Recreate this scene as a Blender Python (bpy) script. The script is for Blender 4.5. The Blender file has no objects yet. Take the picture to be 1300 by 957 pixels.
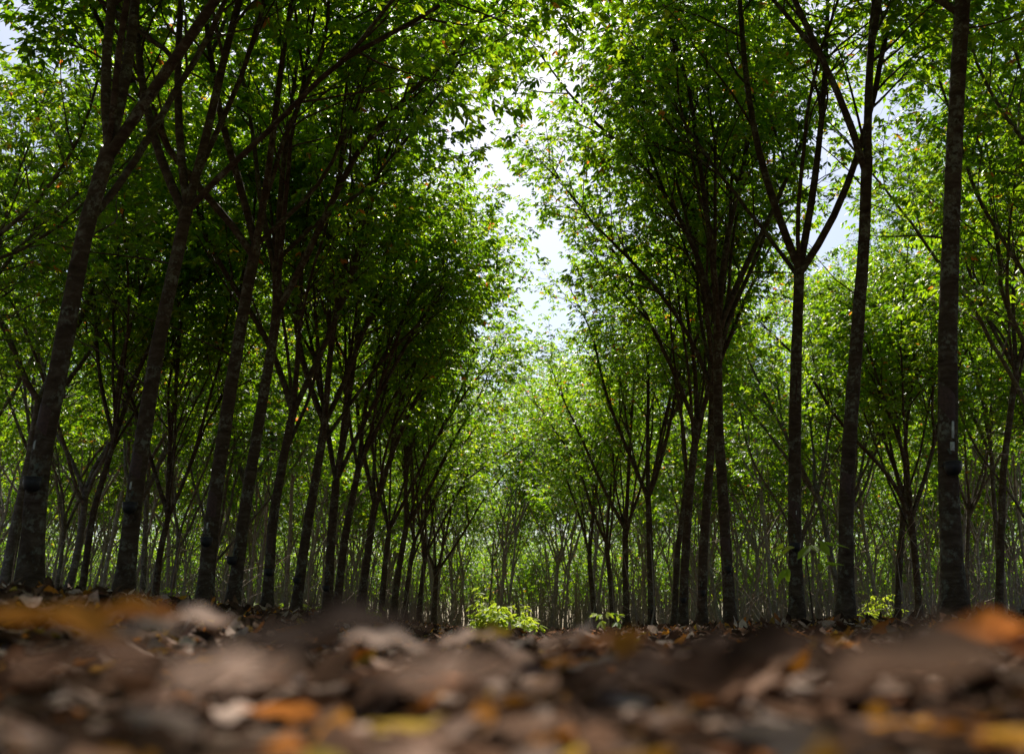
import bpy, math
import numpy as np
from math import radians as R, sin, cos, pi

S = bpy.context.scene
COL = S.collection
F = 1263.9                     # focal length in pixels of the 1300 px wide photograph (35 mm lens)
CAMZ = 0.085
PITCH = R(16.3)

# ------------------------------------------------------------------ camera
cd = bpy.data.cameras.new('camera')
cam = bpy.data.objects.new('camera', cd); COL.objects.link(cam)
cam.location = (0, 0, CAMZ); cam.rotation_euler = (R(90) + PITCH, 0, 0)
cd.lens = 35; cd.sensor_width = 36; cd.shift_y = -44.5 / 1300
cd.clip_start = 0.02; cd.clip_end = 3000
cd.dof.use_dof = True; cd.dof.focus_distance = 16.0; cd.dof.aperture_fstop = 2.2
S.camera = cam

def at(px, py, Y):
    """world point at forward distance Y seen in direction (px, py) of the photograph"""
    u = (px - 650) / F; v = (434 - py) / F
    fw = cos(PITCH) - v * sin(PITCH); up = sin(PITCH) + v * cos(PITCH)
    s = Y / fw
    return np.array([u * s, Y, CAMZ + up * s])

def sm(t):
    t = np.clip(t, 0, 1); return t * t * (3 - 2 * t)

def G(x, y):
    """height of the ground: the lane is low, the tree rows stand on low banks"""
    x = np.asarray(x, float); y = np.asarray(y, float)
    g = 0.33 * sm((-x - 0.35) / 3.2) + 0.15 * sm((x - 0.6) / 3.4)
    g = g + 0.010 * np.sin(x * 5.1 + 1.3) * np.cos(y * 4.3 + .4) + 0.02 * np.sin(x * 1.3 + .5) * np.sin(y * .9)
    far = sm((np.hypot(x, y) - 14) / 30)
    g = g + far * 0.12 * np.sin(x * .21 + 1) * np.sin(y * .17 + 2)
    return g * 1.0

# ------------------------------------------------------------------ object helpers
def tag(o, label=None, cat=None, group=None, kind=None):
    if label: o['label'] = label
    if cat: o['category'] = cat
    if group: o['group'] = group
    if kind: o['kind'] = kind
    return o

def empty(name, loc=(0, 0, 0)):
    o = bpy.data.objects.new(name, None); COL.objects.link(o)
    o.location = loc; o.empty_display_size = .2
    return o

class MB:
    def __init__(s): s.v = []; s.f = []; s.n = 0; s.mi = []; s.tint = []
    def add(s, v, f, tint=0.5, mi=0):
        """v (n,3), f (m,k) int"""
        v = np.asarray(v, np.float32).reshape(-1, 3); f = np.asarray(f, np.int32)
        s.v.append(v); s.f.append(f + s.n); s.n += len(v)
        s.mi.append(np.full(len(f), mi, np.int32))
        s.tint.append(np.broadcast_to(np.asarray(tint, np.float32), (len(f),)).copy())
    def mesh(s, name, mats, smooth=True):
        me = bpy.data.meshes.new(name)
        V = np.concatenate(s.v); me.vertices.add(len(V)); me.vertices.foreach_set('co', V.ravel())
        loops = np.concatenate([f.ravel() for f in s.f])
        tot = np.concatenate([np.full(len(f), f.shape[1], np.int32) for f in s.f])
        st = np.concatenate([[0], np.cumsum(tot)[:-1]]).astype(np.int32)
        me.loops.add(len(loops)); me.loops.foreach_set('vertex_index', loops)
        me.polygons.add(len(tot)); me.polygons.foreach_set('loop_start', st); me.polygons.foreach_set('loop_total', tot)
        me.polygons.foreach_set('use_smooth', np.full(len(tot), smooth, bool))
        me.polygons.foreach_set('material_index', np.concatenate(s.mi))
        for m in (mats if isinstance(mats, (list, tuple)) else [mats]): me.materials.append(m)
        a = me.attributes.new('tint', 'FLOAT', 'FACE'); a.data.foreach_set('value', np.concatenate(s.tint))
        me.update(calc_edges=True)
        return me
    def build(s, name, mats, parent=None, smooth=True):
        o = bpy.data.objects.new(name, s.mesh(name, mats, smooth)); COL.objects.link(o)
        if parent is not None: o.parent = parent
        return o

def tube(mb, pts, rad, n=6, tint=.5, rough=0.0, rng=None, cap=False):
    pts = np.asarray(pts, float); m = len(pts); rad = np.broadcast_to(np.asarray(rad, float), (m,))
    t = np.gradient(pts, axis=0); t /= np.linalg.norm(t, axis=1)[:, None] + 1e-9
    mean = t.mean(0); ref = np.array([1., 0, 0]) if abs(mean[0]) < .7 * np.linalg.norm(mean) + 1e-9 else np.array([0, 1., 0])
    a = np.cross(t, ref); a /= np.linalg.norm(a, axis=1)[:, None] + 1e-9; b = np.cross(t, a)
    th = np.arange(n) * 2 * pi / n
    rr = np.repeat(rad[:, None], n, 1)
    if rough and rng is not None:
        rr = rr * (1 + rough * rng.normal(size=rr.shape) + 1.4 * rough * np.sin(th * 3 + pts[:, 2:3] * .8) + rough * 1.2 * np.sin(th * 2 + pts[:, 2:3] * 1.7 + 1))
    v = pts[:, None] + rr[..., None] * (a[:, None] * np.cos(th)[None, :, None] + b[:, None] * np.sin(th)[None, :, None])
    i = np.arange(m - 1)[:, None] * n; j = np.arange(n)[None]; k = (j + 1) % n
    f = np.stack([i + j, i + k, i + n + k, i + n + j], -1).reshape(-1, 4)
    mb.add(v.reshape(-1, 3), f, tint)

# ------------------------------------------------------------------ materials
def new_mat(name):
    m = bpy.data.materials.new(name); m.use_nodes = True; nt = m.node_tree
    for n in list(nt.nodes): nt.nodes.remove(n)
    out = nt.nodes.new('ShaderNodeOutputMaterial')
    return m, nt, out
def N(nt, t, **k):
    n = nt.nodes.new(t)
    for a, b in k.items():
        if a.startswith('_'): setattr(n, a[1:], b)
        else: n.inputs[a.replace('__', ' ')].default_value = b
    return n
def ramp(nt, src, stops):
    r = nt.nodes.new('ShaderNodeValToRGB'); e = r.color_ramp.elements
    while len(e) < len(stops): e.new(0.5)
    for q, (p, c) in zip(e, stops): q.position = p; q.color = (*c, 1)
    nt.links.new(src, r.inputs[0]); return r.outputs[0]

def leaf_mat(name, stops, tstops, trans=.5, rough=.42, spec=.35):
    m, nt, out = new_mat(name); L = nt.links.new
    at_ = N(nt, 'ShaderNodeAttribute', _attribute_name='tint')
    c1 = ramp(nt, at_.outputs['Fac'], stops); c2 = ramp(nt, at_.outputs['Fac'], tstops)
    p = N(nt, 'ShaderNodeBsdfPrincipled', Roughness=rough); p.inputs['Specular IOR Level'].default_value = spec
    t = N(nt, 'ShaderNodeBsdfTranslucent'); mx = N(nt, 'ShaderNodeMixShader', Fac=trans)
    L(c1, p.inputs['Base Color']); L(c2, t.inputs['Color'])
    L(p.outputs[0], mx.inputs[1]); L(t.outputs[0], mx.inputs[2]); L(mx.outputs[0], out.inputs[0])
    return m
GREEN = [(0, (.018, .050, .005)), (.45, (.040, .088, .007)), (.80, (.085, .130, .011)), (.965, (.16, .17, .02)), (.985, (.38, .17, .02)), (1, (.42, .13, .02))]
GREEN_T = [(0, (.10, .27, .006)), (.45, (.27, .49, .007)), (.80, (.50, .66, .012)), (.965, (.55, .52, .03)), (.985, (.75, .32, .03)), (1, (.75, .22, .03))]
M_LEAF = leaf_mat('rubber_leaf', GREEN, GREEN_T, .52)
M_BUSH = leaf_mat('young_leaf', [(0, (.09, .17, .012)), (.5, (.24, .31, .018)), (1, (.40, .40, .03))],
                  [(0, (.22, .42, .02)), (.5, (.48, .62, .03)), (1, (.6, .65, .05))], .5, .55, .3)

def bark_mat(name, dark, mid, pale, lich, bump=.5):
    m, nt, out = new_mat(name); L = nt.links.new
    tc = N(nt, 'ShaderNodeTexCoord'); oi = N(nt, 'ShaderNodeObjectInfo')
    mp = N(nt, 'ShaderNodeMapping'); mp.inputs['Scale'].default_value = (6, 6, 15)
    L(tc.outputs['Object'], mp.inputs[0]); L(oi.outputs['Random'], mp.inputs['Location'])
    n1 = N(nt, 'ShaderNodeTexNoise', Scale=1.0, Detail=7, Roughness=.68, Distortion=.6); L(mp.outputs[0], n1.inputs['Vector'])
    n2 = N(nt, 'ShaderNodeTexNoise', Scale=5.0, Detail=5, Roughness=.6); L(tc.outputs['Object'], n2.inputs['Vector'])
    n3 = N(nt, 'ShaderNodeTexNoise', Scale=24.0, Detail=4, Roughness=.7); L(tc.outputs['Object'], n3.inputs['Vector'])
    c = ramp(nt, n1.outputs['Fac'], [(.30, dark), (.5, mid), (.72, pale)])
    lm = ramp(nt, n2.outputs['Fac'], [(.50, (0, 0, 0)), (.60, (1, 1, 1))])
    l3 = ramp(nt, n3.outputs['Fac'], [(.46, (0, 0, 0)), (.56, (1, 1, 1))])
    mu = N(nt, 'ShaderNodeMath', _operation='MULTIPLY'); L(lm, mu.inputs[0]); L(l3, mu.inputs[1])
    mu2 = N(nt, 'ShaderNodeMath', _operation='MULTIPLY'); L(mu.outputs[0], mu2.inputs[0]); mu2.inputs[1].default_value = .75
    mx = N(nt, 'ShaderNodeMixRGB'); L(mu2.outputs[0], mx.inputs[0]); L(c, mx.inputs[1]); mx.inputs[2].default_value = (*lich, 1)
    bp = N(nt, 'ShaderNodeBump', Strength=bump, Distance=.02); L(n1.outputs['Fac'], bp.inputs['Height'])
    p = N(nt, 'ShaderNodeBsdfPrincipled', Roughness=.9); p.inputs['Specular IOR Level'].default_value = .1
    L(mx.outputs[0], p.inputs['Base Color']); L(bp.outputs[0], p.inputs['Normal']); L(p.outputs[0], out.inputs[0])
    return m
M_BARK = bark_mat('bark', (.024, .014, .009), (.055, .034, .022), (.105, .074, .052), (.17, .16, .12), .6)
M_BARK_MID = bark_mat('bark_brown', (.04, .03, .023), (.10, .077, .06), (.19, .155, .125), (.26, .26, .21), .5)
M_BARK_FAR = bark_mat('bark_far_lit', (.09, .07, .055), (.21, .165, .13), (.36, .30, .25), (.38, .38, .33), .4)  # lighter copy of the bark: sunlight on the far trunks put into the colour

def plain(name, col, rough=.6, metal=0., spec=.4, noise=0, bump=0):
    m, nt, out = new_mat(name); p = N(nt, 'ShaderNodeBsdfPrincipled', Roughness=rough, Metallic=metal)
    p.inputs['Specular IOR Level'].default_value = spec; L = nt.links.new
    tc = N(nt, 'ShaderNodeTexCoord'); n = N(nt, 'ShaderNodeTexNoise', Scale=40, Detail=5); L(tc.outputs['Object'], n.inputs['Vector'])
    a = tuple(c * .65 for c in col); b = tuple(min(1, c * 1.35) for c in col)
    L(ramp(nt, n.outputs['Fac'], [(.3, a), (.7, b)]), p.inputs['Base Color']); L(p.outputs[0], out.inputs[0]); return m
M_TWIG = plain('bare_twig', (.21, .165, .13), .9, spec=.08)
M_CUP = plain('cup_black', (.012, .012, .013), .45)
M_WIRE = plain('wire', (.07, .065, .06), .6, .5)
M_CUT = plain('tapped_wood', (.055, .025, .018), .8)
M_LATEX = plain('latex', (.42, .40, .36), .6)

LIT = [(0, (.020, .011, .007)), (.25, (.075, .040, .025)), (.46, (.16, .082, .047)), (.62, (.27, .160, .108)), (.84, (.62, .46, .38)), (.90, (.46, .14, .02)), (.97, (.50, .24, .03)), (1, (.45, .33, .05))]
def litter_mat():
    m, nt, out = new_mat('dry_leaf'); L = nt.links.new
    at_ = N(nt, 'ShaderNodeAttribute', _attribute_name='tint')
    c = ramp(nt, at_.outputs['Fac'], LIT)
    tc = N(nt, 'ShaderNodeTexCoord'); n = N(nt, 'ShaderNodeTexNoise', Scale=60, Detail=5, Roughness=.7); L(tc.outputs['Object'], n.inputs['Vector'])
    k = ramp(nt, n.outputs['Fac'], [(.35, (.45, .4, .36)), (.6, (1, 1, 1))])
    mx = N(nt, 'ShaderNodeMixRGB', _blend_type='MULTIPLY', Fac=.8); L(c, mx.inputs[1]); L(k, mx.inputs[2])
    p = N(nt, 'ShaderNodeBsdfPrincipled', Roughness=.9); p.inputs['Specular IOR Level'].default_value = .03
    t = N(nt, 'ShaderNodeBsdfTranslucent'); ms = N(nt, 'ShaderNodeMixShader', Fac=.22)
    L(mx.outputs[0], p.inputs['Base Color']); L(mx.outputs[0], t.inputs['Color'])
    L(p.outputs[0], ms.inputs[1]); L(t.outputs[0], ms.inputs[2]); L(ms.outputs[0], out.inputs[0]); return m
M_LITTER = litter_mat()

def ground_mat():
    m, nt, out = new_mat('forest_floor'); L = nt.links.new
    tc = N(nt, 'ShaderNodeTexCoord')
    nd = N(nt, 'ShaderNodeTexNoise', Scale=7, Detail=3); L(tc.outputs['Object'], nd.inputs['Vector'])
    mv = N(nt, 'ShaderNodeMixRGB', Fac=.08); L(tc.outputs['Object'], mv.inputs[1]); L(nd.outputs['Color'], mv.inputs[2])
    vo = N(nt, 'ShaderNodeTexVoronoi', Scale=13.0); L(mv.outputs[0], vo.inputs['Vector'])
    sx = N(nt, 'ShaderNodeSeparateColor'); L(vo.outputs['Color'], sx.inputs[0])
    c = ramp(nt, sx.outputs[0], [(0, (.03, .02, .015)), (.3, (.09, .055, .035)), (.6, (.18, .125, .09)), (.85, (.30, .23, .19)), (1, (.34, .17, .05))])
    ns = N(nt, 'ShaderNodeTexNoise', Scale=.6, Detail=6); L(tc.outputs['Object'], ns.inputs['Vector'])
    k = ramp(nt, ns.outputs['Fac'], [(.35, (.5, .45, .4)), (.65, (1, 1, 1))])
    mx = N(nt, 'ShaderNodeMixRGB', _blend_type='MULTIPLY', Fac=1); L(c, mx.inputs[1]); L(k, mx.inputs[2])
    bp = N(nt, 'ShaderNodeBump', Strength=.8, Distance=.03); L(vo.outputs['Distance'], bp.inputs['Height'])
    p = N(nt, 'ShaderNodeBsdfPrincipled', Roughness=.95); p.inputs['Specular IOR Level'].default_value = .03; L(mx.outputs[0], p.inputs['Base Color']); L(bp.outputs[0], p.inputs['Normal'])
    L(p.outputs[0], out.inputs[0]); return m

# ------------------------------------------------------------------ world and sun
SUN_AZ, SUN_EL = R(-2), R(52)      # azimuth measured from +Y towards +X
w = bpy.data.worlds.new('World'); S.world = w; w.use_nodes = True; nt = w.node_tree
sky = nt.nodes.new('ShaderNodeTexSky'); sky.sky_type = 'NISHITA'; sky.sun_disc = False
sky.sun_elevation = SUN_EL; sky.sun_rotation = SUN_AZ; sky.air_density = 1.0; sky.dust_density = 2; sky.ozone_density = 1.5
bg = nt.nodes['Background']; bg.inputs[1].default_value = .08; nt.links.new(sky.outputs[0], bg.inputs[0])
sl = bpy.data.lights.new('sun', 'SUN'); sl.energy = 5.0; sl.angle = R(.53); sl.color = (1, .95, .86)
so = bpy.data.objects.new('sun', sl); COL.objects.link(so)
so.rotation_euler = (R(90) - SUN_EL, 0, pi - SUN_AZ)   # light comes from (sin az, cos az)
S.view_settings.view_transform = 'Standard'; S.view_settings.look = 'None'
S.view_settings.exposure = 0.9; S.view_settings.gamma = 1

# ------------------------------------------------------------------ ground
def axis(lo, hi, s0, grow):
    a = [0.]; s = s0
    while a[-1] < hi: a.append(a[-1] + s); s *= grow
    b = [0.]; s = s0
    while b[-1] > lo: b.append(b[-1] - s); s *= grow
    return np.array(sorted(set(a + b)))
gx = axis(-900, 900, .05, 1.045); gy = axis(-300, 1500, .05, 1.045)
X, Y = np.meshgrid(gx, gy); Z = G(X, Y)
nx = len(gx); ii = np.arange(len(gy) - 1)[:, None] * nx + np.arange(nx - 1)[None]
mb = MB(); mb.add(np.stack([X, Y, Z], -1).reshape(-1, 3), np.stack([ii, ii + 1, ii + nx + 1, ii + nx], -1).reshape(-1, 4))
tag(mb.build('ground', ground_mat()), 'forest floor of the plantation under dry fallen leaves', None, None, 'structure')

# ------------------------------------------------------------------ foliage
def leaflets(mb, P, D, L, rng, w=.36, six=True, tint=None, droop=.35):
    """P base points, D horizontal-ish directions, L lengths: one pointed leaflet each"""
    n = len(P)
    D = D / (np.linalg.norm(D, axis=1)[:, None] + 1e-9)
    up = np.array([0, 0, 1.]) + rng.normal(size=(n, 3)) * .38
    side = np.cross(D, up); side /= np.linalg.norm(side, axis=1)[:, None] + 1e-9
    L = L[:, None]; W = L * w * .5
    nrm = np.cross(side, D)
    if six:
        a = P; b = P + D * L * .34 + side * W * .86 - nrm * L * .01; c = P + D * L * .68 + side * W * .86 - nrm * L * .05
        t = P + D * L - nrm * L * .13
        e = P + D * L * .68 - side * W * .86 - nrm * L * .05; f = P + D * L * .34 - side * W * .86 - nrm * L * .01
        v = np.stack([a, b, c, t, e, f], 1).reshape(-1, 3); base = np.arange(n)[:, None] * 6
        fc = np.concatenate([base + np.array([[0, 1, 2, 3]]), base + np.array([[0, 3, 4, 5]])])
        tt = np.concatenate([tint, tint])
    else:
        v = np.stack([P, P + D * L * .5 + side * W, P + D * L - nrm * L * .08, P + D * L * .5 - side * W], 1).reshape(-1, 3)
        fc = np.arange(n)[:, None] * 4 + np.arange(4)[None]; tt = tint
    mb.add(v, fc, tt)

def trifoliate(mb, P, A, rng, size=.14, six=True, bias=0., yellow=0.0):
    """whorled three-part leaves on points P growing towards A"""
    n = len(P)
    h = A + rng.normal(size=(n, 3)) * .75; h[:, 2] = h[:, 2] * .35 - .05
    h /= np.linalg.norm(h, axis=1)[:, None] + 1e-9
    pet = size * rng.uniform(.5, 1.1, n)
    Q = P + h * pet[:, None]
    az = np.arctan2(h[:, 1], h[:, 0]); base = np.clip(rng.beta(2.2, 2.6, n) + bias, 0, .8)
    yl = rng.random(n) < yellow; base[yl] = rng.uniform(.93, 1, yl.sum())
    for k in (-1, 0, 1):
        a = az + k * rng.uniform(.75, 1.15, n); dr = rng.uniform(-.9, .05, n) - .1 * abs(k)
        D = np.stack([np.cos(a), np.sin(a), dr], 1)
        L = size * rng.uniform(.75, 1.25, n) * (1.0 if k == 0 else .88)
        leaflets(mb, Q, D, L, rng, .40, six, np.clip(base + rng.normal(size=n) * .05, 0, 1))

def nz(v): return v / (np.linalg.norm(v) + 1e-9)
def perp(d, rng):
    a = rng.normal(size=3); a -= a.dot(d) * d; return nz(a)

def resample(pts, step):
    pts = np.asarray(pts, float); d = np.r_[0, np.cumsum(np.linalg.norm(np.diff(pts, axis=0), axis=1))]
    n = max(3, int(d[-1] / step) + 1); s = np.linspace(0, d[-1], n)
    out = np.stack([np.interp(s, d, pts[:, i]) for i in range(3)], 1)
    for _ in range(2): out[1:-1] = (out[:-2] + 2 * out[1:-1] + out[2:]) / 4
    return out

def grow(p, d, length, step, rng, wob=.08, trop=0.02):
    pts = [np.array(p, float)]; d = nz(np.array(d, float))
    for _ in range(max(2, int(round(length / step)))):
        d = nz(d + rng.normal(size=3) * wob + np.array([0, 0, trop])); pts.append(pts[-1] + d * step)
    return np.array(pts)

def limb(mb, pts, r0, rng, leafP, leafA, lod, bare=1.3, fork=True):
    """a main limb with its branches and twigs; leaf points go to leafP / leafA"""
    n = len(pts); t = np.linspace(0, 1, n)
    tube(mb, pts, r0 * (1 - t) ** .8 + .008, 8 if lod == 0 else 6 if lod == 1 else 4, rough=.03, rng=rng)
    if fork and rng.random() < .55:
        i = int(n * rng.uniform(.22, .5)); d = nz(pts[i + 1] - pts[i]); u = perp(d, rng); aa = rng.uniform(.35, .7)
        g = grow(pts[i], nz(d * cos(aa) + u * sin(aa) + np.array([0, 0, .15])), rng.uniform(2.5, 4.5), .4, rng, .08, .03)
        limb(mb, g, r0 * (1 - i / n) ** .8 * .8, rng, leafP, leafA, lod, .9, False)
    seg = np.linalg.norm(np.diff(pts, axis=0), axis=1); s = np.r_[0, np.cumsum(seg)]; tot = s[-1]
    pos = bare; ph = rng.uniform(0, 6)
    gap = .36 if lod == 0 else .38 if lod == 1 else .62
    while pos < tot:
        i = min(n - 2, np.searchsorted(s, pos) - 1); i = max(i, 0)
        p = pts[i] + (pts[i + 1] - pts[i]) * ((pos - s[i]) / seg[i]); d = nz(pts[i + 1] - pts[i])
        u = perp(d, rng); u = nz(u + np.array([0, 0, .15]))
        ang = rng.uniform(.45, .95); dd = nz(d * cos(ang) + u * sin(ang))
        fr = pos / tot
        ln = rng.uniform(1.2, 2.8) * (1.1 - .55 * fr)
        b = grow(p, dd, ln, .3, rng, .10, .02)
        tt = np.linspace(0, 1, len(b)); rb = min(r0 * .42, .018) * (1.15 - fr * .6)
        tube(mb, b, rb * (1 - tt) + .0035, 5 if lod == 0 else 3)
        k0 = max(1, int(len(b) * (.55 - .3 * fr)))
        for k in range(k0, len(b)):
            for q in range(2 if lod < 2 else 1 + (k % 2)):
                dl = nz(b[k] - b[k - 1]); uu = perp(dl, rng); aa = rng.uniform(.5, 1.1)
                tw = grow(b[k], nz(dl * cos(aa) + uu * sin(aa)), rng.uniform(.3, .75), .2, rng, .12, .03)
                if lod < 2: tube(mb, tw, np.linspace(.0042, .002, len(tw)), 3)
                m = len(tw)
                for z_ in range(1, m):
                    c = (7 if z_ == m - 1 else 1) if lod == 0 else (6 if z_ == m - 1 else 1) if lod == 1 else (5 if z_ == m - 1 else 1)
                    for _ in range(c):
                        leafP.append(tw[z_] + rng.normal(size=3) * .05); leafA.append(tw[z_] - tw[z_ - 1])
        pos += gap * rng.uniform(.7, 1.3)

def flare(z, k=.55): return 1 + k * np.exp(-np.clip(z, 0, None) / .22) + .12 * np.exp(-np.clip(z, 0, None) / .9)

def make_tree(name, trunk_pts, r, limbs, rng, lod, mat, join=False, leaf=.14, lean=(0, 0), bias=0., yellow=.02, fl=.5, twigs=3):
    """trunk_pts and limbs in the tree's own space (origin at the base). Returns the root empty"""
    root = empty(name)
    tr = resample(trunk_pts, .22 if lod == 0 else .5)
    z = tr[:, 2] - tr[0, 2] - .12
    top = z[-1]; rad = r * flare(z, fl) * (1 - .18 * np.clip(z / max(top, 1), 0, 1))
    mb = MB(); tube(mb, tr, rad, 20 if lod == 0 else 9 if lod == 1 else 6, rough=.022 if lod == 0 else .03, rng=rng)
    # thin dead side twigs on the clear stem
    for _ in range(twigs):
        i = rng.integers(int(len(tr) * .45), len(tr) - 1); a = rng.uniform(0, 2 * pi)
        d = np.array([cos(a), sin(a), rng.uniform(.1, .9)])
        b = grow(tr[i], d, rng.uniform(.8, 2.4), .3, rng, .12, .02); tube(mb, b, np.linspace(.012, .003, len(b)), 4)
    P, A = [], []
    lm = []
    for pts, rr in limbs:
        m2 = mb if join else MB(); limb(m2, pts, rr, rng, P, A, lod, rng.uniform(1.3, 2.6) if lod < 2 else rng.uniform(1.8, 3.4))
        if not join: lm.append(m2)
    mb.build('trunk', mat, root)
    for m2 in lm: m2.build('limb', mat, root)
    P = np.array(P); A = np.array(A); A /= np.linalg.norm(A, axis=1)[:, None] + 1e-9
    cb = MB(); trifoliate(cb, P, A, rng, leaf, lod == 0, bias, yellow)
    cb.build('crown', M_LEAF, root, smooth=False)
    return root, tr, rad

def gen_limbs(top, tdir, n, r, rng, length=(5.5, 7.5), lane=0., spread=(.25, .62), step=.45):
    out = []; a0 = rng.uniform(0, 2 * pi)
    for i in range(n):
        a = a0 + i * 2 * pi / n + rng.normal() * .25
        ang = rng.uniform(*spread)
        d = nz(tdir * cos(ang) + np.array([cos(a), sin(a), 0]) * sin(ang) + np.array([lane, 0, 0]))
        pts = grow(top - tdir * rng.uniform(0, .75) * (i > 0), d, rng.uniform(*length), step, rng, .085, .035)
        out.append((pts, r * rng.uniform(.45, .62)))
    return out

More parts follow.
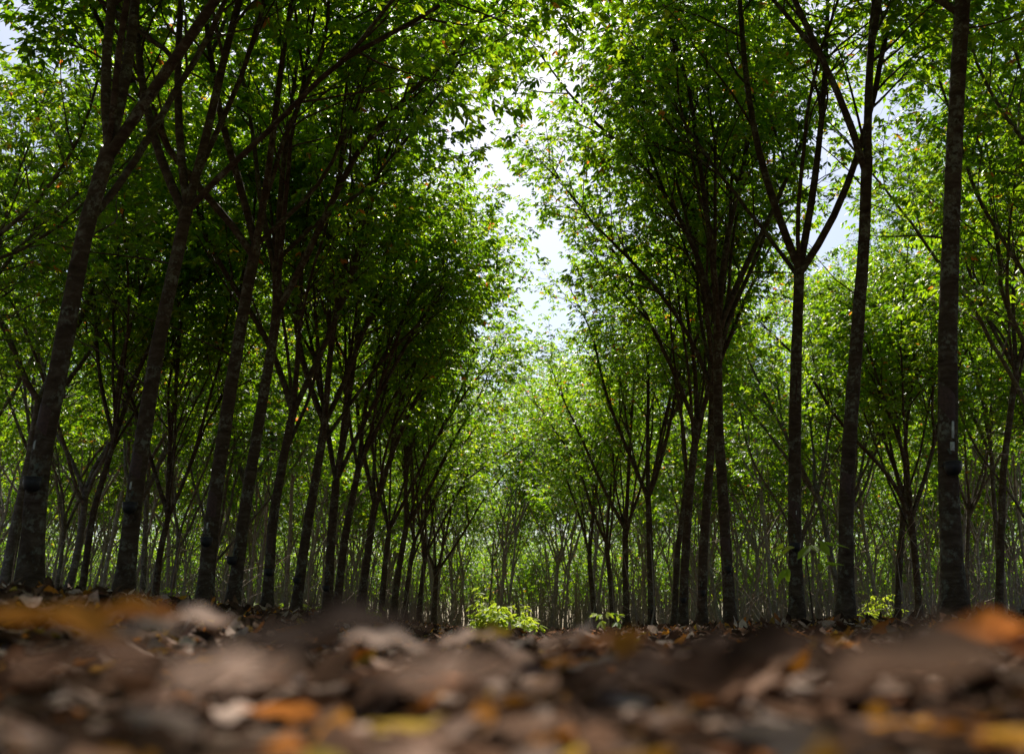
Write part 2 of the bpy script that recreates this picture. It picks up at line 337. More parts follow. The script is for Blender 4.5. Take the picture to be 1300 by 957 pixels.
# ------------------------------------------------------------------ the two rows along the lane, tree by tree
# (distance, stem width px, trunk path px, [limb paths px], look)
HERO = [
 # left of the lane
 (8.0, 31, [(34, 790), (38, 755), (48, 600), (75, 470), (108, 290), (138, 190)], [[(138, 190), (128, 120), (135, 50), (150, -60)], [(138, 190), (158, 120), (168, 50), (176, -50)], [(140, 195), (185, 125), (235, 60), (300, -40)]], 'L'),
 (10.0, 25, [(150, 790), (155, 765), (172, 620), (200, 440), (228, 310), (238, 262)], [[(238, 262), (226, 180), (225, 80), (232, -40)], [(238, 262), (262, 180), (282, 80), (312, -30)], [(236, 275), (205, 210), (180, 120), (172, 20)]], 'L'),
 (12.4, 22, [(256, 790), (258, 775), (270, 650), (295, 480), (318, 345), (325, 312)], [[(325, 312), (303, 225), (278, 150), (262, 30)], [(325, 312), (345, 200), (352, 110), (372, -10)], [(322, 325), (285, 260), (240, 240), (215, 190)]], 'L'),
 (14.0, 18, [(290, 790), (293, 778), (312, 640), (340, 470), (352, 400), (352, 330)], [[(352, 330), (356, 230), (372, 120), (384, 20)], [(350, 345), (330, 260), (322, 170), (300, 60)], [(350, 400), (385, 340), (415, 265), (450, 200)]], 'L'),
 (16.2, 15, [(336, 795), (338, 780), (346, 660), (362, 570), (372, 524)], [[(372, 524), (358, 470), (330, 410), (285, 350), (262, 300)], [(372, 524), (392, 480), (430, 400), (452, 330), (470, 250)], [(372, 524), (380, 440), (382, 340), (392, 250)]], 'L'),
 (18.4, 15, [(371, 800), (373, 790), (388, 680), (404, 590), (412, 538)], [[(412, 538), (396, 500), (378, 440), (372, 370)], [(412, 538), (432, 500), (458, 430), (494, 330), (505, 270)], [(412, 538), (418, 460), (428, 380), (446, 300)]], 'L'),
 (20.6, 14, [(414, 800), (415, 787), (420, 690), (427, 610)], [[(427, 610), (416, 560), (410, 500), (394, 430)], [(427, 610), (446, 570), (470, 520), (520, 430)], [(427, 610), (440, 530), (452, 440)]], 'L'),
 (22.4, 12, [(422, 800), (425, 788), (438, 680), (456, 590)], [[(456, 590), (462, 520), (480, 440), (505, 370)], [(456, 590), (480, 540), (520, 470), (560, 410)]], 'L'),
 (25.0, 12, [(453, 805), (455, 792), (467, 700), (476, 640)], [[(476, 640), (464, 590), (455, 540), (450, 470)], [(476, 640), (492, 590), (520, 520), (560, 450)]], 'L'),
 (27.5, 9, [(480, 805), (483, 795), (488, 720), (494, 672)], [[(494, 672), (484, 640), (474, 590), (470, 520)], [(494, 672), (512, 640), (545, 570), (590, 500)]], 'L'),
 (30.5, 10, [(495, 805), (497, 796), (506, 720), (516, 668)], [[(516, 668), (514, 610), (520, 540)], [(516, 668), (540, 630), (575, 560), (610, 500)]], 'L'),
 (34.0, 8, [(512, 806), (513, 797), (518, 730), (526, 688)], [[(526, 688), (516, 640), (512, 590)], [(526, 688), (548, 640), (580, 580)]], 'L'),
 (38.5, 8, [(529, 806), (530, 798), (535, 745), (540, 705)], [[(540, 705), (532, 665), (528, 610)], [(540, 705), (558, 670), (590, 610)]], 'L'),
 (43.5, 8, [(548, 806), (549, 799), (552, 760), (554, 727)], [[(554, 727), (542, 700), (530, 650)], [(554, 727), (564, 690), (574, 640)], [(554, 727), (580, 690), (610, 640)]], 'L'),
 # right of the lane
 (8.4, 30, [(1212, 800), (1208, 776), (1203, 600), (1203, 420), (1211, 200), (1222, 0), (1227, -60)], [], 'R'),
 (11.0, 22, [(1070, 812), (1072, 797), (1074, 620), (1084, 480), (1097, 310), (1101, 200)], [[(1101, 200), (1102, 110), (1110, 0), (1116, -70)], [(1098, 215), (1084, 160), (1062, 110), (1030, 50), (1000, -20)], [(1106, 60), (1118, -20), (1130, -80)]], 'R'),
 (13.2, 20, [(1014, 815), (1012, 803), (1008, 650), (1010, 480), (1015, 342)], [[(1015, 342), (990, 285), (958, 180), (942, 60), (938, -30)], [(1015, 342), (1034, 240), (1046, 120), (1052, -20)], [(1016, 346), (1050, 300), (1090, 200), (1110, 120)]], 'R'),
 (17.0, 17, [(929, 818), (928, 806), (919, 650), (912, 540), (911, 415)], [[(911, 415), (885, 320), (850, 250), (800, 190), (760, 160)], [(911, 415), (904, 320), (890, 220), (876, 120)], [(911, 415), (920, 310), (945, 210), (958, 120)], [(911, 420), (945, 340), (985, 260), (1010, 200)]], 'R'),
 (19.0, 14, [(889, 818), (890, 807), (893, 690), (902, 580), (906, 470)], [[(906, 470), (898, 400), (880, 300), (862, 220)], [(906, 500), (880, 430), (830, 360), (770, 300)], [(906, 470), (925, 400), (965, 320), (985, 250)]], 'R'),
 (21.3, 13, [(865, 818), (866, 808), (870, 700), (878, 600), (884, 545)], [[(884, 545), (860, 480), (820, 400), (790, 330), (740, 270)], [(884, 545), (884, 470), (870, 390), (868, 300)], [(884, 545), (905, 480), (930, 420)]], 'R'),
 (24.0, 9, [(854, 818), (855, 808), (860, 700), (872, 610)], [[(872, 610), (868, 540), (850, 450), (840, 370)], [(872, 610), (890, 550), (900, 470)]], 'R'),
 (27.0, 11, [(828, 820), (828, 809), (826, 720), (823, 632)], [[(823, 632), (800, 580), (768, 500), (752, 420), (720, 360)], [(823, 632), (822, 540), (824, 460), (815, 380)], [(823, 632), (842, 580), (856, 510)]], 'R'),
 (31.5, 10, [(797, 820), (796, 810), (794, 740), (794, 672)], [[(794, 672), (768, 625), (740, 560), (712, 500)], [(794, 672), (798, 600), (802, 520)], [(794, 672), (815, 620), (826, 560)]], 'R'),
 (36.0, 8, [(780, 820), (779, 810), (776, 750), (770, 690)], [[(770, 690), (752, 650), (735, 590), (700, 540)], [(770, 690), (775, 620), (780, 560)]], 'R'),
 (42.0, 8, [(759, 820), (758, 810), (752, 760), (748, 705)], [[(748, 705), (738, 660), (716, 600)], [(748, 705), (754, 650), (760, 590)]], 'R'),
 # second row, right
 (22.0, 11, [(1268, 790), (1268, 778), (1273, 600), (1290, 470)], [[(1290, 470), (1285, 380), (1300, 250)], [(1290, 470), (1250, 400), (1225, 330)], [(1290, 470), (1310, 400), (1340, 300)]], 'S'),
 (26.0, 11, [(1169, 800), (1167, 786), (1162, 700), (1156, 655)], [[(1156, 655), (1130, 600), (1085, 560), (1055, 520)], [(1156, 655), (1150, 580), (1120, 500), (1095, 420)], [(1158, 655), (1180, 590), (1200, 500), (1240, 420)]], 'S'),
 (29.0, 10, [(1137, 805), (1137, 790), (1142, 700), (1150, 630)], [[(1150, 630), (1148, 560), (1160, 480)], [(1150, 630), (1125, 570), (1110, 500)]], 'S'),
 # second row, left
 (19.0, 10, [(100, 775), (102, 765), (118, 650), (145, 560)], [[(145, 560), (150, 470), (175, 380)], [(145, 560), (170, 480), (200, 420)], [(145, 560), (125, 480), (120, 380)]], 'T'),
 (21.0, 10, [(193, 780), (196, 770), (203, 700), (214, 655)], [[(214, 655), (212, 600), (222, 500)], [(214, 655), (196, 600), (180, 540)], [(214, 655), (240, 600), (262, 520)]], 'T'),
]
ORD = ['nearest', 'second', 'third', 'fourth', 'fifth', 'sixth', 'seventh', 'eighth', 'ninth', 'tenth', 'eleventh', 'twelfth', 'thirteenth', 'fourteenth']
HLAB = {
 'L': ['thick dark rubber tree leaning right at the far left edge',
       'leaning dark rubber tree second from the left edge, forking high under the leaves',
       'leaning dark rubber tree with round black cup, third of the left row',
       'slim rubber tree close behind the third one of the left row, forking high',
       'rubber tree with wide Y fork, fifth of the left row along the lane',
       'rubber tree with long right limb crossing the lane side, sixth of the left row',
       'straight rubber tree with narrow fork, seventh of the left row',
       'rightward leaning rubber tree crossing behind the seventh one of the left row',
       'slender rubber tree with sweeping limbs, ninth of the left row',
       'thin rubber tree with low fork, tenth of the left row',
       'thin rubber tree leaning into the lane, eleventh of the left row',
       'thin distant rubber tree, twelfth of the left row', 'thin distant rubber tree, thirteenth of the left row',
       'small distant rubber tree with open wine-glass fork at the end of the left row'],
 'R': ['thickest rubber tree at the right edge, straight unforked stem, flared dark base and black cup',
       'rubber tree curving gently right, next to the thick one at the right edge',
       'straight rubber tree with high Y fork behind the bright green seedling',
       'rubber tree whose limbs fan out widely above the right side of the lane',
       'rubber tree pressed close to the left of the fan-limbed one in the right row',
       'rubber tree with long left limb arching to the lane, sixth of the right row',
       'very thin rubber tree squeezed between two thicker ones, seventh of the right row',
       'upright rubber tree with low three-way fork, eighth of the right row',
       'slender rubber tree with leftward limb, ninth of the right row',
       'thin distant rubber tree leaning left, tenth of the right row',
       'last thin rubber tree at the far end of the right row'],
 'S': ['curved thin rubber tree seen to the right of the thickest stem', 'low rubber tree with wide crooked fork just left of the thickest stem',
       'thin rubber tree leaning behind the crooked forked one near the right edge'],
 'T': ['thin leaning rubber tree in the gap between the first two left stems', 'small rubber tree with low fork between the second and third left stems'],
}
cnt = {}
hero_xy = []; TR = []
for hi, (Yd, wpx, tp, lp, side) in enumerate(HERO):
    rng = np.random.default_rng(100 + hi)
    base = at(*tp[1], Yd); bx, by = base[0], Yd; bz = float(G(bx, by)) - .12
    P = [at(a, b, Yd) for a, b in tp[1:]]
    p0 = P[0] - np.array([0, 0, 0]);
    pts = [np.array([P[0][0], Yd, bz])] + [p for p in P if p[2] > bz + .35]
    org = pts[0].copy()
    r = wpx / F * Yd / 2 * .83
    lane = {'L': .12, 'R': -.09, 'S': 0, 'T': 0}[side] * (1 if Yd < 20 else .15)
    limbs = []
    for q, path in enumerate(lp):
        sgn = rng.uniform(-.28, .28) if q else rng.uniform(-.1, .1)
        W = []; z0 = None
        for a, b in path:
            p = at(a, b, Yd); z0 = p[2] if z0 is None else z0
            dy = sgn * (p[2] - z0); W.append(at(a, b, Yd + dy))
        W = resample(np.array(W) - org, .45)
        have = np.linalg.norm(np.diff(W, axis=0), axis=1).sum()
        need = rng.uniform(6.6, 8.6) * (1 if Yd < 20 else .88) - have
        if need > .5:
            d = nz(W[-1] - W[-3]); ext = grow(W[-1], nz(d + np.array([lane, rng.normal() * .12, .05])), need, .45, rng, .07, .02)
            W = np.concatenate([W, ext[1:]])
        limbs.append((W, r * rng.uniform(.46, .62)))
    top = pts[-1] - org; td = nz(pts[-1] - pts[-2])
    # limbs that reach towards and away from the camera, hardly told apart in the picture
    extra = gen_limbs(top, td, (0 if hi == 15 else 2 if Yd < 15 else 3) if lp else 5, r * .62, rng, (6, 8.5), lane * (2.6 if Yd < 15 else 1.5), (.3, .6))
    for q, (e, er) in enumerate(extra):
        if lp:
            e[:, 0] = top[0] + (e[:, 0] - top[0]) * (.85 if Yd < 15 else .5)
        limbs.append((e, er))
    lod = 0 if Yd < 26 else 1
    root, tr, rad = make_tree('rubber_tree', np.array(pts) - org, r, limbs, rng, lod, M_BARK, leaf=.13 if lod == 0 else .15,
                              yellow=.03 if side == 'R' else .018, fl=.95 if hi == 14 else .60, twigs=2)
    root.location = org
    k = cnt.get(side, 0); cnt[side] = k + 1
    tag(root, HLAB[side][k], 'tree', 'rubber trees in the two rows beside the lane' if side in 'LR' else 'rubber trees deeper in the plantation')
    hero_xy.append((bx, by)); TR.append((root, tr, rad, org))

# ------------------------------------------------------------------ details on the stems: tapping cuts, latex marks, cups
def patch(name, mat, ti, z0, z1, a0, a1, slant, thick=.004, n=7, m=7):
    """a thin raised patch on the bark between heights z0..z1 and angles a0..a1 (0 = facing the camera, + = right)"""
    root, tr, rad, org = TR[ti]
    mb = MB(); zz = np.linspace(0, 1, m); aa = np.linspace(0, 1, n)
    V = []
    for q in zz:
        for p in aa:
            z = z0 + (z1 - z0) * q + slant * (p - .5)
            c = np.array([np.interp(z, tr[:, 2], tr[:, i]) for i in range(3)]); rr = np.interp(z, tr[:, 2], rad)
            edge = min(p, 1 - p, q, 1 - q); a = a0 + (a1 - a0) * p
            k = rr * (1.05) + (thick if edge > .01 else -rr * .08)
            V.append(c + np.array([sin(a), -cos(a), 0]) * k)
    i = np.arange(m - 1)[:, None] * n + np.arange(n - 1)[None]
    mb.add(np.array(V), np.stack([i, i + 1, i + n + 1, i + n], -1).reshape(-1, 4)); o = mb.build(name, mat, root); return o

CUPS = [  # tree index, px, py, label
 (0, 40, 610, 'black latex cup wired to the stem at the far left edge'),
 (1, 164, 641, 'black latex cup on the second stem from the left edge'),
 (2, 262, 685, 'round black latex cup on the third stem of the left row'),
 (3, 294, 709, 'black latex cup on the slim fourth stem of the left row'),
 (4, 341, 724, 'small black latex cup on the fifth stem of the left row'),
 (5, 377, 735, 'small black latex cup on the sixth stem of the left row'),
 (6, 414, 745, 'small black latex cup low on the seventh stem of the left row'),
 (8, 456, 759, 'tiny black latex cup low on the ninth stem of the left row'),
 (14, 1211, 590, 'black latex cup on the thickest stem at the right edge'),
 (16, 1010, 692, 'black latex cup on the stem behind the bright green seedling'),
 (17, 924, 721, 'small black latex cup on the stem below the fan of limbs'),
 (18, 891, 751, 'small black latex cup on the stem beside the fan-limbed tree'),
 (19, 867, 760, 'tiny black latex cup on the sixth stem of the right row'),
 (21, 828, 775, 'tiny black latex cup low on the eighth stem of the right row'),
]
def make_cup(ti, px, py, label):
    root, tr, rad, org = TR[ti]; Yd = HERO[ti][0]
    p = at(px, py, Yd - .17); z = p[2] - org[2]
    c = np.array([np.interp(z, tr[:, 2], tr[:, i]) for i in range(3)]) + org; rr = float(np.interp(z, tr[:, 2], rad))
    off = np.clip((p[0] + .0 - c[0]) / (rr * 1.04 + .072 * .93), -.7, .7); a = math.asin(off); br = .072
    dirn = np.array([sin(a), -cos(a), 0]); cc = c + dirn * (rr * 1.04 + br * .93)
    e = empty('latex_cup', cc); tag(e, label, 'cup', 'latex cups on the tapped stems')
    # bowl: outer and inner wall
    prof = [(.0, -.085), (.030, -.082), (.052, -.068), (.066, -.042), (.072, -.01), (.073, .024), (.075, .027), (.072, .029), (.068, .02), (.062, -.03), (.045, -.06), (0.0, -.072)]
    mb = MB(); n = 24; th = np.arange(n) * 2 * pi / n
    V = np.array([[(q * cos(t), q * sin(t), zz) for t in th] for q, zz in prof]); m = len(prof)
    i = np.arange(m - 1)[:, None] * n; j = np.arange(n)[None]; k = (j + 1) % n
    mb.add(V.reshape(-1, 3), np.stack([i + j, i + k, i + n + k, i + n + j], -1).reshape(-1, 4)); mb.build('bowl', M_CUP, e)
    mb = MB(); t = np.linspace(0, 2 * pi, 25); tube(mb, np.stack([np.cos(t) * .0765, np.sin(t) * .0765, t * 0 + .010], 1), .0022, 5)
    st = -dirn
    t2 = np.linspace(-1.9, 1.9, 15); ang = math.atan2(st[1], st[0]); cx = st * (br * .93 + rr * 1.04)
    ring = np.stack([cx[0] - np.cos(ang + t2) * (rr * 1.05), cx[1] - np.sin(ang + t2) * (rr * 1.05), t2 * 0 + .012], 1)
    tube(mb, ring, .0022, 5); mb.build('wire_holder', M_WIRE, e)
    # spout above the cup
    mb = MB(); s0 = st * (br * .9); q0 = np.array([s0[0], s0[1], .15]); q1 = np.array([st[0] * .015, st[1] * .015, .10])
    w_ = np.cross(st, [0, 0, 1]) * .012
    mb.add([q0 - w_, q0 + w_, q1 + w_ * .7, q1 - w_ * .7, q0 - w_ + [0, 0, -.004], q0 + w_ + [0, 0, -.004], q1 + w_ * .7 + [0, 0, -.004], q1 - w_ * .7 + [0, 0, -.004]],
           [[0, 1, 2, 3], [7, 6, 5, 4], [0, 4, 5, 1], [1, 5, 6, 2], [2, 6, 7, 3], [3, 7, 4, 0]]); mb.build('spout', M_WIRE, e, smooth=False)
for c in CUPS: make_cup(*c)
def zof(ti, py): return at(0, py, HERO[ti][0])[2] - TR[ti][3][2]
# slanted cuts and white drips
for ti, py0, py1, a0, a1, sl in [(14, 531, 492, -1.5, .5, -.16), (0, 548, 515, -1.3, .5, -.10), (1, 605, 575, -1.2, .7, -.10), (2, 655, 625, -1.2, .8, -.1),
                                 (16, 660, 635, -1.4, .5, -.12), (15, 625, 600, -1.2, .4, -.1), (17, 700, 682, -1.2, .6, -.1), (4, 700, 680, -1.2, .6, -.1)]:
    patch('tapping_cut', M_CUT, ti, zof(ti, py0), zof(ti, py1), a0, a1, sl)
for ti, py0, py1, a0, a1 in [(14, 558, 536, .02, .28), (14, 574, 563, -.15, .35), (0, 573, 560, -.6, -.42), (1, 623, 612, -.45, -.2), (16, 655, 648, -.1, .15), (2, 672, 664, -.4, -.2)]:
    patch('latex_drip', M_LATEX, ti, zof(ti, py0), zof(ti, py1), a0, a1, 0, .006, 5, 6)
# dark painted foot of the thick stem
root, tr, rad, org = TR[14]

# ------------------------------------------------------------------ the rest of the plantation
def generic(seed, lod):
    rng = np.random.default_rng(seed)
    h = rng.uniform(2.4, 5.2) if lod < 2 else rng.uniform(3.6, 6.2)
    r = rng.uniform(.068, .092)
    lean = rng.normal(size=2) * .25 + np.array([.22, 0])
    zz = np.array([0, .5, 1.2, 2.2, h * .8, h]) if h > 2.8 else np.array([0, .5, 1.2, 2., h])
    wob = np.cumsum(rng.normal(size=(len(zz), 2)) * .05, axis=0); wob[0] = 0
    pts = np.stack([lean[0] * (zz / h) * h / 3 + wob[:, 0], lean[1] * (zz / h) * h / 3 + wob[:, 1], zz], 1)
    limbs = gen_limbs(pts[-1], nz(pts[-1] - pts[-2]), int(rng.integers(4, 6)), r, rng, (7.5, 10.0), 0, (.15, .62))
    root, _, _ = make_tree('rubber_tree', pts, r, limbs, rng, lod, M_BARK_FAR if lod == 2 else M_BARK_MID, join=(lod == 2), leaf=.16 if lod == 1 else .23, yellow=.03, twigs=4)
    return root
def copy_tree(o):
    c = o.copy(); COL.objects.link(c)
    for ch in o.children:
        d = ch.copy(); COL.objects.link(d); d.parent = c
    return c
protoA = [generic(500 + i, 1) for i in range(7)]; protoB = [generic(700 + i, 2) for i in range(7)]
used = set()
rng = np.random.default_rng(7)
cands = []
for side in (-1, 1):
    for k in range(0, 14):
        x0 = side * (3.85 + 6.1 * k)
        off = rng.uniform(0, 2.4)
        for j in range(-3, 40):
            y = 2.3 + off + j * 2.75 + rng.normal() * .3; x = x0 + rng.normal() * .28
            if y > 92 or y < -6: continue
            vis = abs(x) < y * .5145 * 1.02 + 3.2 and y > 2
            shade = (abs(x) < 12 and y > -5)
            if not (vis or shade): continue
            if k == 0 and y > 50: continue
            if k == 0 and 7 < y < (45.5 if side < 0 else 44): continue
            if min(math.hypot(x - a, y - b) for a, b in hero_xy) < 1.7: continue
            # keep out of direct view right in front of the camera
            if 0 < y < 7 and abs(x) < y * .5145 + .6: continue
            cands.append((math.hypot(x, y), x, y, side, k, vis))
# trees that close the far end of the lane
for y in np.arange(56, 92, 4.8):
    for x in (-4.4, -1.0, 3.4): cands.append((y, x + rng.normal() * .6, y + rng.normal(), 1, 0, True))
cands.sort()
vis_n = 0
ROWN = ['first', 'second', 'third', 'fourth', 'fifth', 'sixth', 'seventh']
for dist, x, y, side, k, vis in cands:
    if vis:
        vis_n += 1
        if vis_n > 268: continue
    pool = protoA if dist < 40 else protoB
    i = int(rng.integers(len(pool))); proto = pool[i]
    key = id(proto)
    if key not in used: used.add(key); o = proto
    else: o = copy_tree(proto)
    o.location = (x, y, float(G(x, y)) - .1); o.rotation_euler = (0, 0, rng.normal() * .5 + (pi if rng.random() < .35 else 0))
    s = rng.uniform(.88, 1.12); o.scale = (s, s, s * rng.uniform(.95, 1.12))
    sd = 'left' if side < 0 else 'right'
    if abs(x) < 6.2 and y > 48: lab, gr = 'pale thin rubber tree standing far off where the lane closes', 'trees closing the end of the lane'
    elif not vis: lab, gr = 'rubber tree beside the lane casting shade near the camera', 'shade trees beside the camera'
    elif dist < 24: lab, gr = f'slim grey-brown rubber tree close behind the {sd} lane row', f'trees close behind the {sd} row'
    elif dist < 45: lab, gr = f'thin rubber tree in the middle depth of the {sd} plantation', f'trees in the middle depth {sd} of the lane'
    else: lab, gr = f'far thin pale rubber tree deep in the {sd} plantation', f'far trees {sd} of the lane'
    tag(o, lab, 'tree', gr)
for p in protoA + protoB:
    if id(p) not in used:
        for ch in list(p.children): bpy.data.objects.remove(ch)
        bpy.data.objects.remove(p)

# far wood that reads as one mass
def far_wood():
    rng = np.random.default_rng(31); mb = MB(); P = []
    n = 1500
    ys = rng.uniform(92, 165, n); xs = rng.uniform(-1, 1, n) * (ys * .56 + 10)
    for x, y in zip(xs, ys):
        z = float(G(x, y)); h = rng.uniform(2.5, 5); l = rng.normal(size=2) * .25; r = rng.uniform(.05, .10)
        t = np.array([[x, y, z - .2], [x + l[0], y + l[1], z + h]])
        tube(mb, t, [r * 1.2, r * .9], 5)
        for _ in range(4):
            a = rng.uniform(0, 2 * pi); g = grow(t[1], [cos(a) * .5, sin(a) * .5, 1], rng.uniform(4, 7), 1.2, rng, .12, .02)
            tube(mb, g, np.linspace(r * .6, .02, len(g)), 4)
            for q in g[1:]: P.append(q + rng.normal(size=(12, 3)) * [.9, .9, .7])
    P = np.concatenate(P); P = P[P[:, 2] > 3.2]
    f0 = len(mb.f)
    A = rng.normal(size=P.shape); cb = MB(); trifoliate(cb, P, A, rng, .34, False, 0, .02)
    for v, f, t in zip(cb.v, cb.f, cb.tint):
        pass
    off = mb.n
    for v, f, t in zip(cb.v, cb.f, cb.tint):
        mb.v.append(v); mb.f.append(f + off); mb.mi.append(np.full(len(f), 1, np.int32)); mb.tint.append(t)
    mb.n += cb.n
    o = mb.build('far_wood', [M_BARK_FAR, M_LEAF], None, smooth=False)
    tag(o, 'mass of far rubber trees behind the end of the lane', 'woodland', None, 'stuff')
far_wood()

def undergrowth():
    rng = np.random.default_rng(77); mb = MB(); n = 3600
    y = 20 + 78 * rng.random(n) ** .62; x = rng.uniform(-1, 1, n) * (y * .55 + 4)
    for a, b in zip(x, y):
        if abs(a) < 3.0 and b < 52: continue
        h = rng.uniform(.8, 4.6) * (1 if b > 32 else .55); z = float(G(a, b)) - .05
        g = grow((a, b, z), (rng.normal() * .22 + .05, rng.normal() * .22, 1), h, h / 4, rng, .09, .03)
        tube(mb, g, np.linspace(.018, .006, len(g)) * rng.uniform(.6, 1.3) * (1 + b / 90), 3)
        for _ in range(rng.integers(1, 4)):
            i = rng.integers(1, len(g)); q = grow(g[i], (rng.normal(), rng.normal(), rng.uniform(.3, 1.5)), rng.uniform(.4, 1.6), .4, rng, .12, .02)
            tube(mb, q, np.linspace(.009, .004, len(q)) * (1 + b / 90), 3)
    tag(mb.build('undergrowth', M_TWIG), 'tangle of bare pale stems and twigs between the far trunks', 'undergrowth', None, 'stuff')
undergrowth()

# ------------------------------------------------------------------ leaf litter
def litter(mb, x, y, rng, L, lift, tilt, tint, nu=5, curl=1.):
    n = len(x); gnd = G(x, y)
    a = rng.uniform(0, 2 * pi, n); pitch = rng.normal(size=n) * tilt; roll = rng.normal(size=n) * tilt * 1.3
    cu = rng.normal(size=n) * 3.2 * curl + 1.2; cv = rng.normal(size=n) * 9 * curl      # bending along and across
    u = np.linspace(-.5, .5, nu); vv = np.array([-1., 0, 1.])
    wid = np.array([np.clip(np.cos(q * pi) ** .75 if abs(q) < .5 else 0, .03, 1) for q in u])
    W = L * rng.uniform(.17, .24, n)
    lx = L[:, None, None] * u[None, :, None] + 0 * vv[None, None]
    ly = W[:, None, None] * wid[None, :, None] * vv[None, None]
    lz = cu[:, None, None] * lx ** 2 * .8 + cv[:, None, None] * ly ** 2 + .002 * rng.normal(size=lx.shape)
    cp, sp, cr, sr = np.cos(pitch)[:, None, None], np.sin(pitch)[:, None, None], np.cos(roll)[:, None, None], np.sin(roll)[:, None, None]
    ly, lz = ly * cr - lz * sr, ly * sr + lz * cr
    lx, lz = lx * cp - lz * sp, lx * sp + lz * cp
    ca, sa = np.cos(a)[:, None, None], np.sin(a)[:, None, None]
    wx = x[:, None, None] + lx * ca - ly * sa; wy = y[:, None, None] + lx * sa + ly * ca
    lo = lz.reshape(n, -1).min(1)
    wz = gnd[:, None, None] + lz - lo[:, None, None] + lift[:, None, None]
    V = np.stack([wx, wy, wz], -1).reshape(-1, 3)
    i = np.arange(nu - 1)[:, None] * 3 + np.arange(2)[None]
    f = np.stack([i, i + 3, i + 4, i + 1], -1).reshape(-1, 4)
    F_ = (np.arange(n)[:, None, None] * nu * 3 + f[None]).reshape(-1, 4)
    mb.add(V, F_, np.repeat(tint, len(f)))
rng = np.random.default_rng(5)
mb = MB()
def zone(n, y0, y1, Lr, lift, tilt, nu, power=1.0):
    y = y0 + (y1 - y0) * rng.random(n) ** power; hw = np.abs(y) * .56 + .6
    x = rng.uniform(-1, 1, n) * hw
    keep = np.hypot(x, y) > .22; x = x[keep]; y = y[keep]; n = len(x)
    t = rng.beta(1.3, 1.35, n) * .86; o = rng.random(n); t[o < .13] = rng.uniform(.88, 1, (o < .13).sum())
    litter(mb, x, y, rng, rng.uniform(*Lr, n), rng.random(n) ** 2 * lift, tilt, t, nu)
zone(1700, .22, 1.2, (.045, .085), .010, .18, 7)
zone(4200, 1.0, 3.5, (.06, .12), .018, .22, 7)
zone(9000, 3.2, 9, (.08, .15), .03, .28, 5)
zone(20000, 8.5, 24, (.09, .16), .06, .40, 5)
zone(16000, 22, 60, (.12, .22), .07, .45, 3)
for (hx, hy), h in zip(hero_xy, HERO):
    n = 70; r_ = h[1] / F * h[0] / 2 * 1.35; a = rng.uniform(0, 2 * pi, n); q = r_ + rng.random(n) ** 1.5 * .35
    litter(mb, hx + np.cos(a) * q, hy + np.sin(a) * q, rng, rng.uniform(.08, .15, n), .07 * np.exp(-(q - r_) / .12) * rng.random(n), .5, rng.beta(1.2, 1.7, n) * .9, 5)
tag(mb.build('leaf_litter', M_LITTER), 'carpet of dry brown and pale fallen leaves', 'leaf litter', None, 'stuff')

# single fallen leaves that stand out in the blurred foreground
FL = [  # px, py(centre), distance, length, tint, pitch, roll, azimuth, label
 (408, 800, .52, .105, .04, .20, .35, .1, 'big dark brown fallen leaf arching up left of the lane centre'),
 (150, 778, .85, .10, .92, .1, .3, .3, 'orange fallen leaf at the left, beside the red one'),
 (60, 786, .75, .12, .93, -.1, .2, 0, 'long amber brown fallen leaf in front of the leftmost stem'),
 (185, 776, 1.0, .06, .885, .2, -.3, 1, 'small red fallen leaf at the left'),
 (170, 800, .8, .08, .80, .15, .2, .2, 'pale pink fallen leaf below the orange one at the left'),
 (232, 784, 1.0, .10, .75, .05, .3, .0, 'pale curled fallen leaf on the left bank'),
 (492, 812, .95, .08, .80, -.1, .3, .2, 'pale pink fallen leaf right of the big dark brown one'),
 (590, 808, 1.3, .08, .72, .2, .2, .5, 'pinkish fallen leaf left of the yellow one'),
 (622, 803, 1.7, .08, .985, .15, .6, .2, 'bright yellow fallen leaf below the bush'),
 (715, 810, 1.2, .08, .7, .1, -.2, .9, 'dull pale fallen leaf right of the lane centre'),
 (738, 806, 1.25, .045, .84, .8, .3, .4, 'whitish fallen leaf standing up near the lane centre'),
 (770, 812, 1.1, .07, .89, .1, .4, .2, 'rust red fallen leaf right of the upright whitish one'),
 (795, 815, 1.0, .06, .93, .5, .1, 1.2, 'orange fallen leaf tip poking up right of the lane centre'),
 (905, 815, .95, .08, .10, .15, .4, .1, 'dark fallen leaf in front of the fan-limbed tree'),
 (985, 818, .8, .10, .18, .2, .5, .3, 'dark red-brown fallen leaf in front of the straight stem'),
 (1030, 812, 1.2, .08, .96, .1, .1, .1, 'dull olive fallen leaf right of the straight stem'),
 (1180, 805, .9, .05, .84, .3, .3, .6, 'small white fallen leaf in front of the thickest stem'),
 (1262, 798, .8, .11, .90, .05, .35, .1, 'large orange fallen leaf at the right edge'),
 (1290, 812, .8, .07, .90, -.2, .3, .9, 'rust orange fallen leaf tucked under the large orange one'),
 (1200, 835, .45, .11, .55, .08, .35, .05, 'long grey brown fallen leaf blurred at the right front'),
 (1120, 842, .5, .08, .08, .1, .3, .3, 'dark brown blurred fallen leaf at the right front'),
 (565, 850, .42, .055, .66, .1, .3, .4, 'greyish blurred fallen leaf at the centre front'),
 (100, 840, .45, .09, .3, .1, .2, .0, 'dark blurred fallen leaf at the left front'),
 (300, 850, .45, .07, .70, .1, .2, 1.0, 'pale blurred fallen leaf at the left front'),
 (820, 850, .45, .07, .10, .1, .3, .3, 'dark blurred fallen leaf right of the centre front'),
]
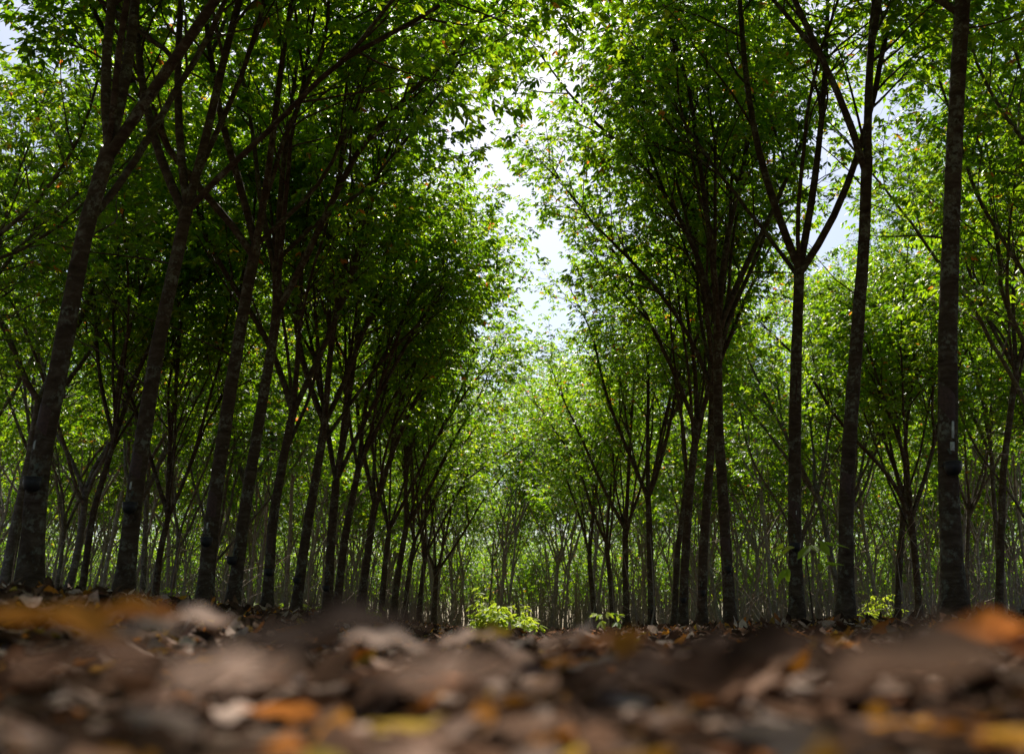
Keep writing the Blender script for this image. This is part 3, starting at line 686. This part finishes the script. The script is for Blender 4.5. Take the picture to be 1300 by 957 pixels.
for px, py, d, L, t, pi_, ro, az, lab in FL:
    p = at(px, py, d); gz = float(G(p[0], p[1]))
    mb = MB(); nu, nv = 13, 7
    u = np.linspace(-.5, .5, nu)[:, None]; v = np.linspace(-1, 1, nv)[None]
    wid = np.clip(np.cos(u * pi), .04, 1) ** .7 * L * .23
    lx = L * u + 0 * v; ly = wid * v
    lz = 2.0 * lx ** 2 * -1.2 + 8 * ly ** 2 - .0012 * np.cos(v * 9) + .003 * np.sin(u * 14)
    ly, lz = ly * cos(ro) - lz * sin(ro), ly * sin(ro) + lz * cos(ro)
    lx, lz = lx * cos(pi_) - lz * sin(pi_), lx * sin(pi_) + lz * cos(pi_)
    lx, ly = lx * cos(az) - ly * sin(az), lx * sin(az) + ly * cos(az)
    V = np.stack([lx, ly, lz], -1).reshape(-1, 3)
    i = np.arange(nu - 1)[:, None] * nv + np.arange(nv - 1)[None]
    mb.add(V, np.stack([i, i + nv, i + nv + 1, i + 1], -1).reshape(-1, 4), t)
    tube(mb, [V[nv // 2], V[nv // 2] + (V[nv // 2] - V[nv + nv // 2]) * 1.6], [.0012, .0008], 5, t)
    o = mb.build('fallen_leaf', M_LITTER); o.location = (p[0], p[1], max(p[2], gz + .012))
    tag(o, lab, 'leaf', 'single fallen leaves in the foreground')

# ------------------------------------------------------------------ undergrowth
def sapling(px, py_base, py_top, d, spread, nst, leaf, nleaf, seed, label, name='sapling', palm=False, dark=0.):
    rng = np.random.default_rng(seed); b = at(px, py_base, d); x, y = b[0], d; z = float(G(x, y))
    h = at(px, py_top, d)[2] - z; root = empty(name, (x, y, z - .03)); tag(root, label, 'plant', 'low green plants under the trees')
    P, A = [], []
    for s in range(nst):
        a = rng.uniform(0, 2 * pi); q = rng.random() ** .6 * spread
        hh = h * (rng.uniform(.6, 1) if nst > 1 else 1)
        d0 = nz(np.array([cos(a) * q, sin(a) * q, hh + .03]))
        st = grow((rng.normal() * .02, rng.normal() * .02, 0), d0, hh, hh / 6, rng, .05, .03)
        mb = MB(); tube(mb, st, np.linspace(.006, .002, len(st)) * (1 + h), 5); mb.build('stem', M_BARK, root)
        if palm:
            k = nleaf
            P += [st[-1]] * k; A += [np.array([cos(t), sin(t), .1]) for t in rng.uniform(0, 2 * pi, k)]
            P += [st[-2]] * (k // 2); A += [np.array([cos(t), sin(t), .1]) for t in rng.uniform(0, 2 * pi, k // 2)]
        else:
            for i in range(1, len(st)):
                for _ in range(nleaf):
                    P.append(st[i] + rng.normal(size=3) * np.array([.12, .12, .08]) * spread); A.append(np.array([cos(a), sin(a), 0]) + rng.normal(size=3) * .6)
    P = np.array(P); A = np.array(A); cb = MB(); trifoliate(cb, P, A, rng, leaf, True, .15 - dark, 0); cb.build('leaves', M_BUSH, root, smooth=False)
sapling(640, 806, 760, 11, .27, 18, .075, 7, 1, 'bright yellow-green bush at the end of the lane', 'bush')
sapling(612, 806, 735, 11.3, .17, 5, .07, 3, 2, 'loose yellow-green shoots rising left of the bright bush')
sapling(662, 806, 775, 10.6, .25, 6, .09, 4, 3, 'low leafy clump at the right side of the bright bush')
sapling(1030, 800, 688, 8.6, .03, 1, .20, 4, 4, 'bright green seedling before the straight stem on the right', 'seedling', True)
sapling(757, 808, 770, 6.5, .02, 1, .065, 3, 5, 'small bright seedling just right of the lane centre', 'seedling', True)
sapling(784, 808, 776, 9, .05, 1, .09, 3, 6, 'dark green seedling beside the small bright one', 'seedling', True, .3)
sapling(378, 797, 760, 24, .5, 6, .14, 3, 7, 'yellow-green shrub glowing between the sixth and seventh left stems', 'shrub')
sapling(463, 800, 768, 27, .5, 6, .14, 3, 8, 'yellow-green shrub glowing beside the ninth left stem', 'shrub')
sapling(318, 790, 765, 22, .4, 5, .13, 3, 9, 'small green shrub between the fourth and fifth left stems', 'shrub')
sapling(1097, 795, 768, 24, .25, 3, .15, 3, 10, 'bright shrub between the two right stems nearest the thick one', 'shrub')
sapling(1118, 795, 745, 34, .8, 7, .2, 4, 11, 'pale green shrub far behind the second right stem', 'shrub')
sapling(225, 778, 745, 26, .5, 5, .15, 3, 12, 'small shrub behind the gap left of the third left stem', 'shrub')

# ------------------------------------------------------------------ humid air
def haze_box():
    m, nt, out = new_mat('humid_air'); v = N(nt, 'ShaderNodeVolumePrincipled', Density=.00045, Anisotropy=.3)
    v.inputs['Color'].default_value = (.86, .92, 1, 1); nt.links.new(v.outputs[0], out.inputs['Volume'])
    x, y0, y1, z0, z1 = 950, -320, 1560, -2, 22
    mb = MB(); mb.add([(-x, y0, z0), (x, y0, z0), (x, y1, z0), (-x, y1, z0), (-x, y0, z1), (x, y0, z1), (x, y1, z1), (-x, y1, z1)],
                      [(3, 2, 1, 0), (4, 5, 6, 7), (0, 1, 5, 4), (1, 2, 6, 5), (2, 3, 7, 6), (3, 0, 4, 7)])
    tag(mb.build('haze', m, None, False), 'thin pale humid air between the far trees', 'haze', None, 'stuff')

# ------------------------------------------------------------------ render settings
c = S.cycles
c.use_denoising = True
try: c.denoiser = 'OPENIMAGEDENOISE'; c.denoising_prefilter = 'ACCURATE'
except Exception: pass
c.max_bounces = 7; c.diffuse_bounces = 3; c.glossy_bounces = 2; c.transmission_bounces = 5; c.transparent_max_bounces = 4
c.sample_clamp_indirect = 6; c.caustics_reflective = False; c.caustics_refractive = False
S.render.film_transparent = False
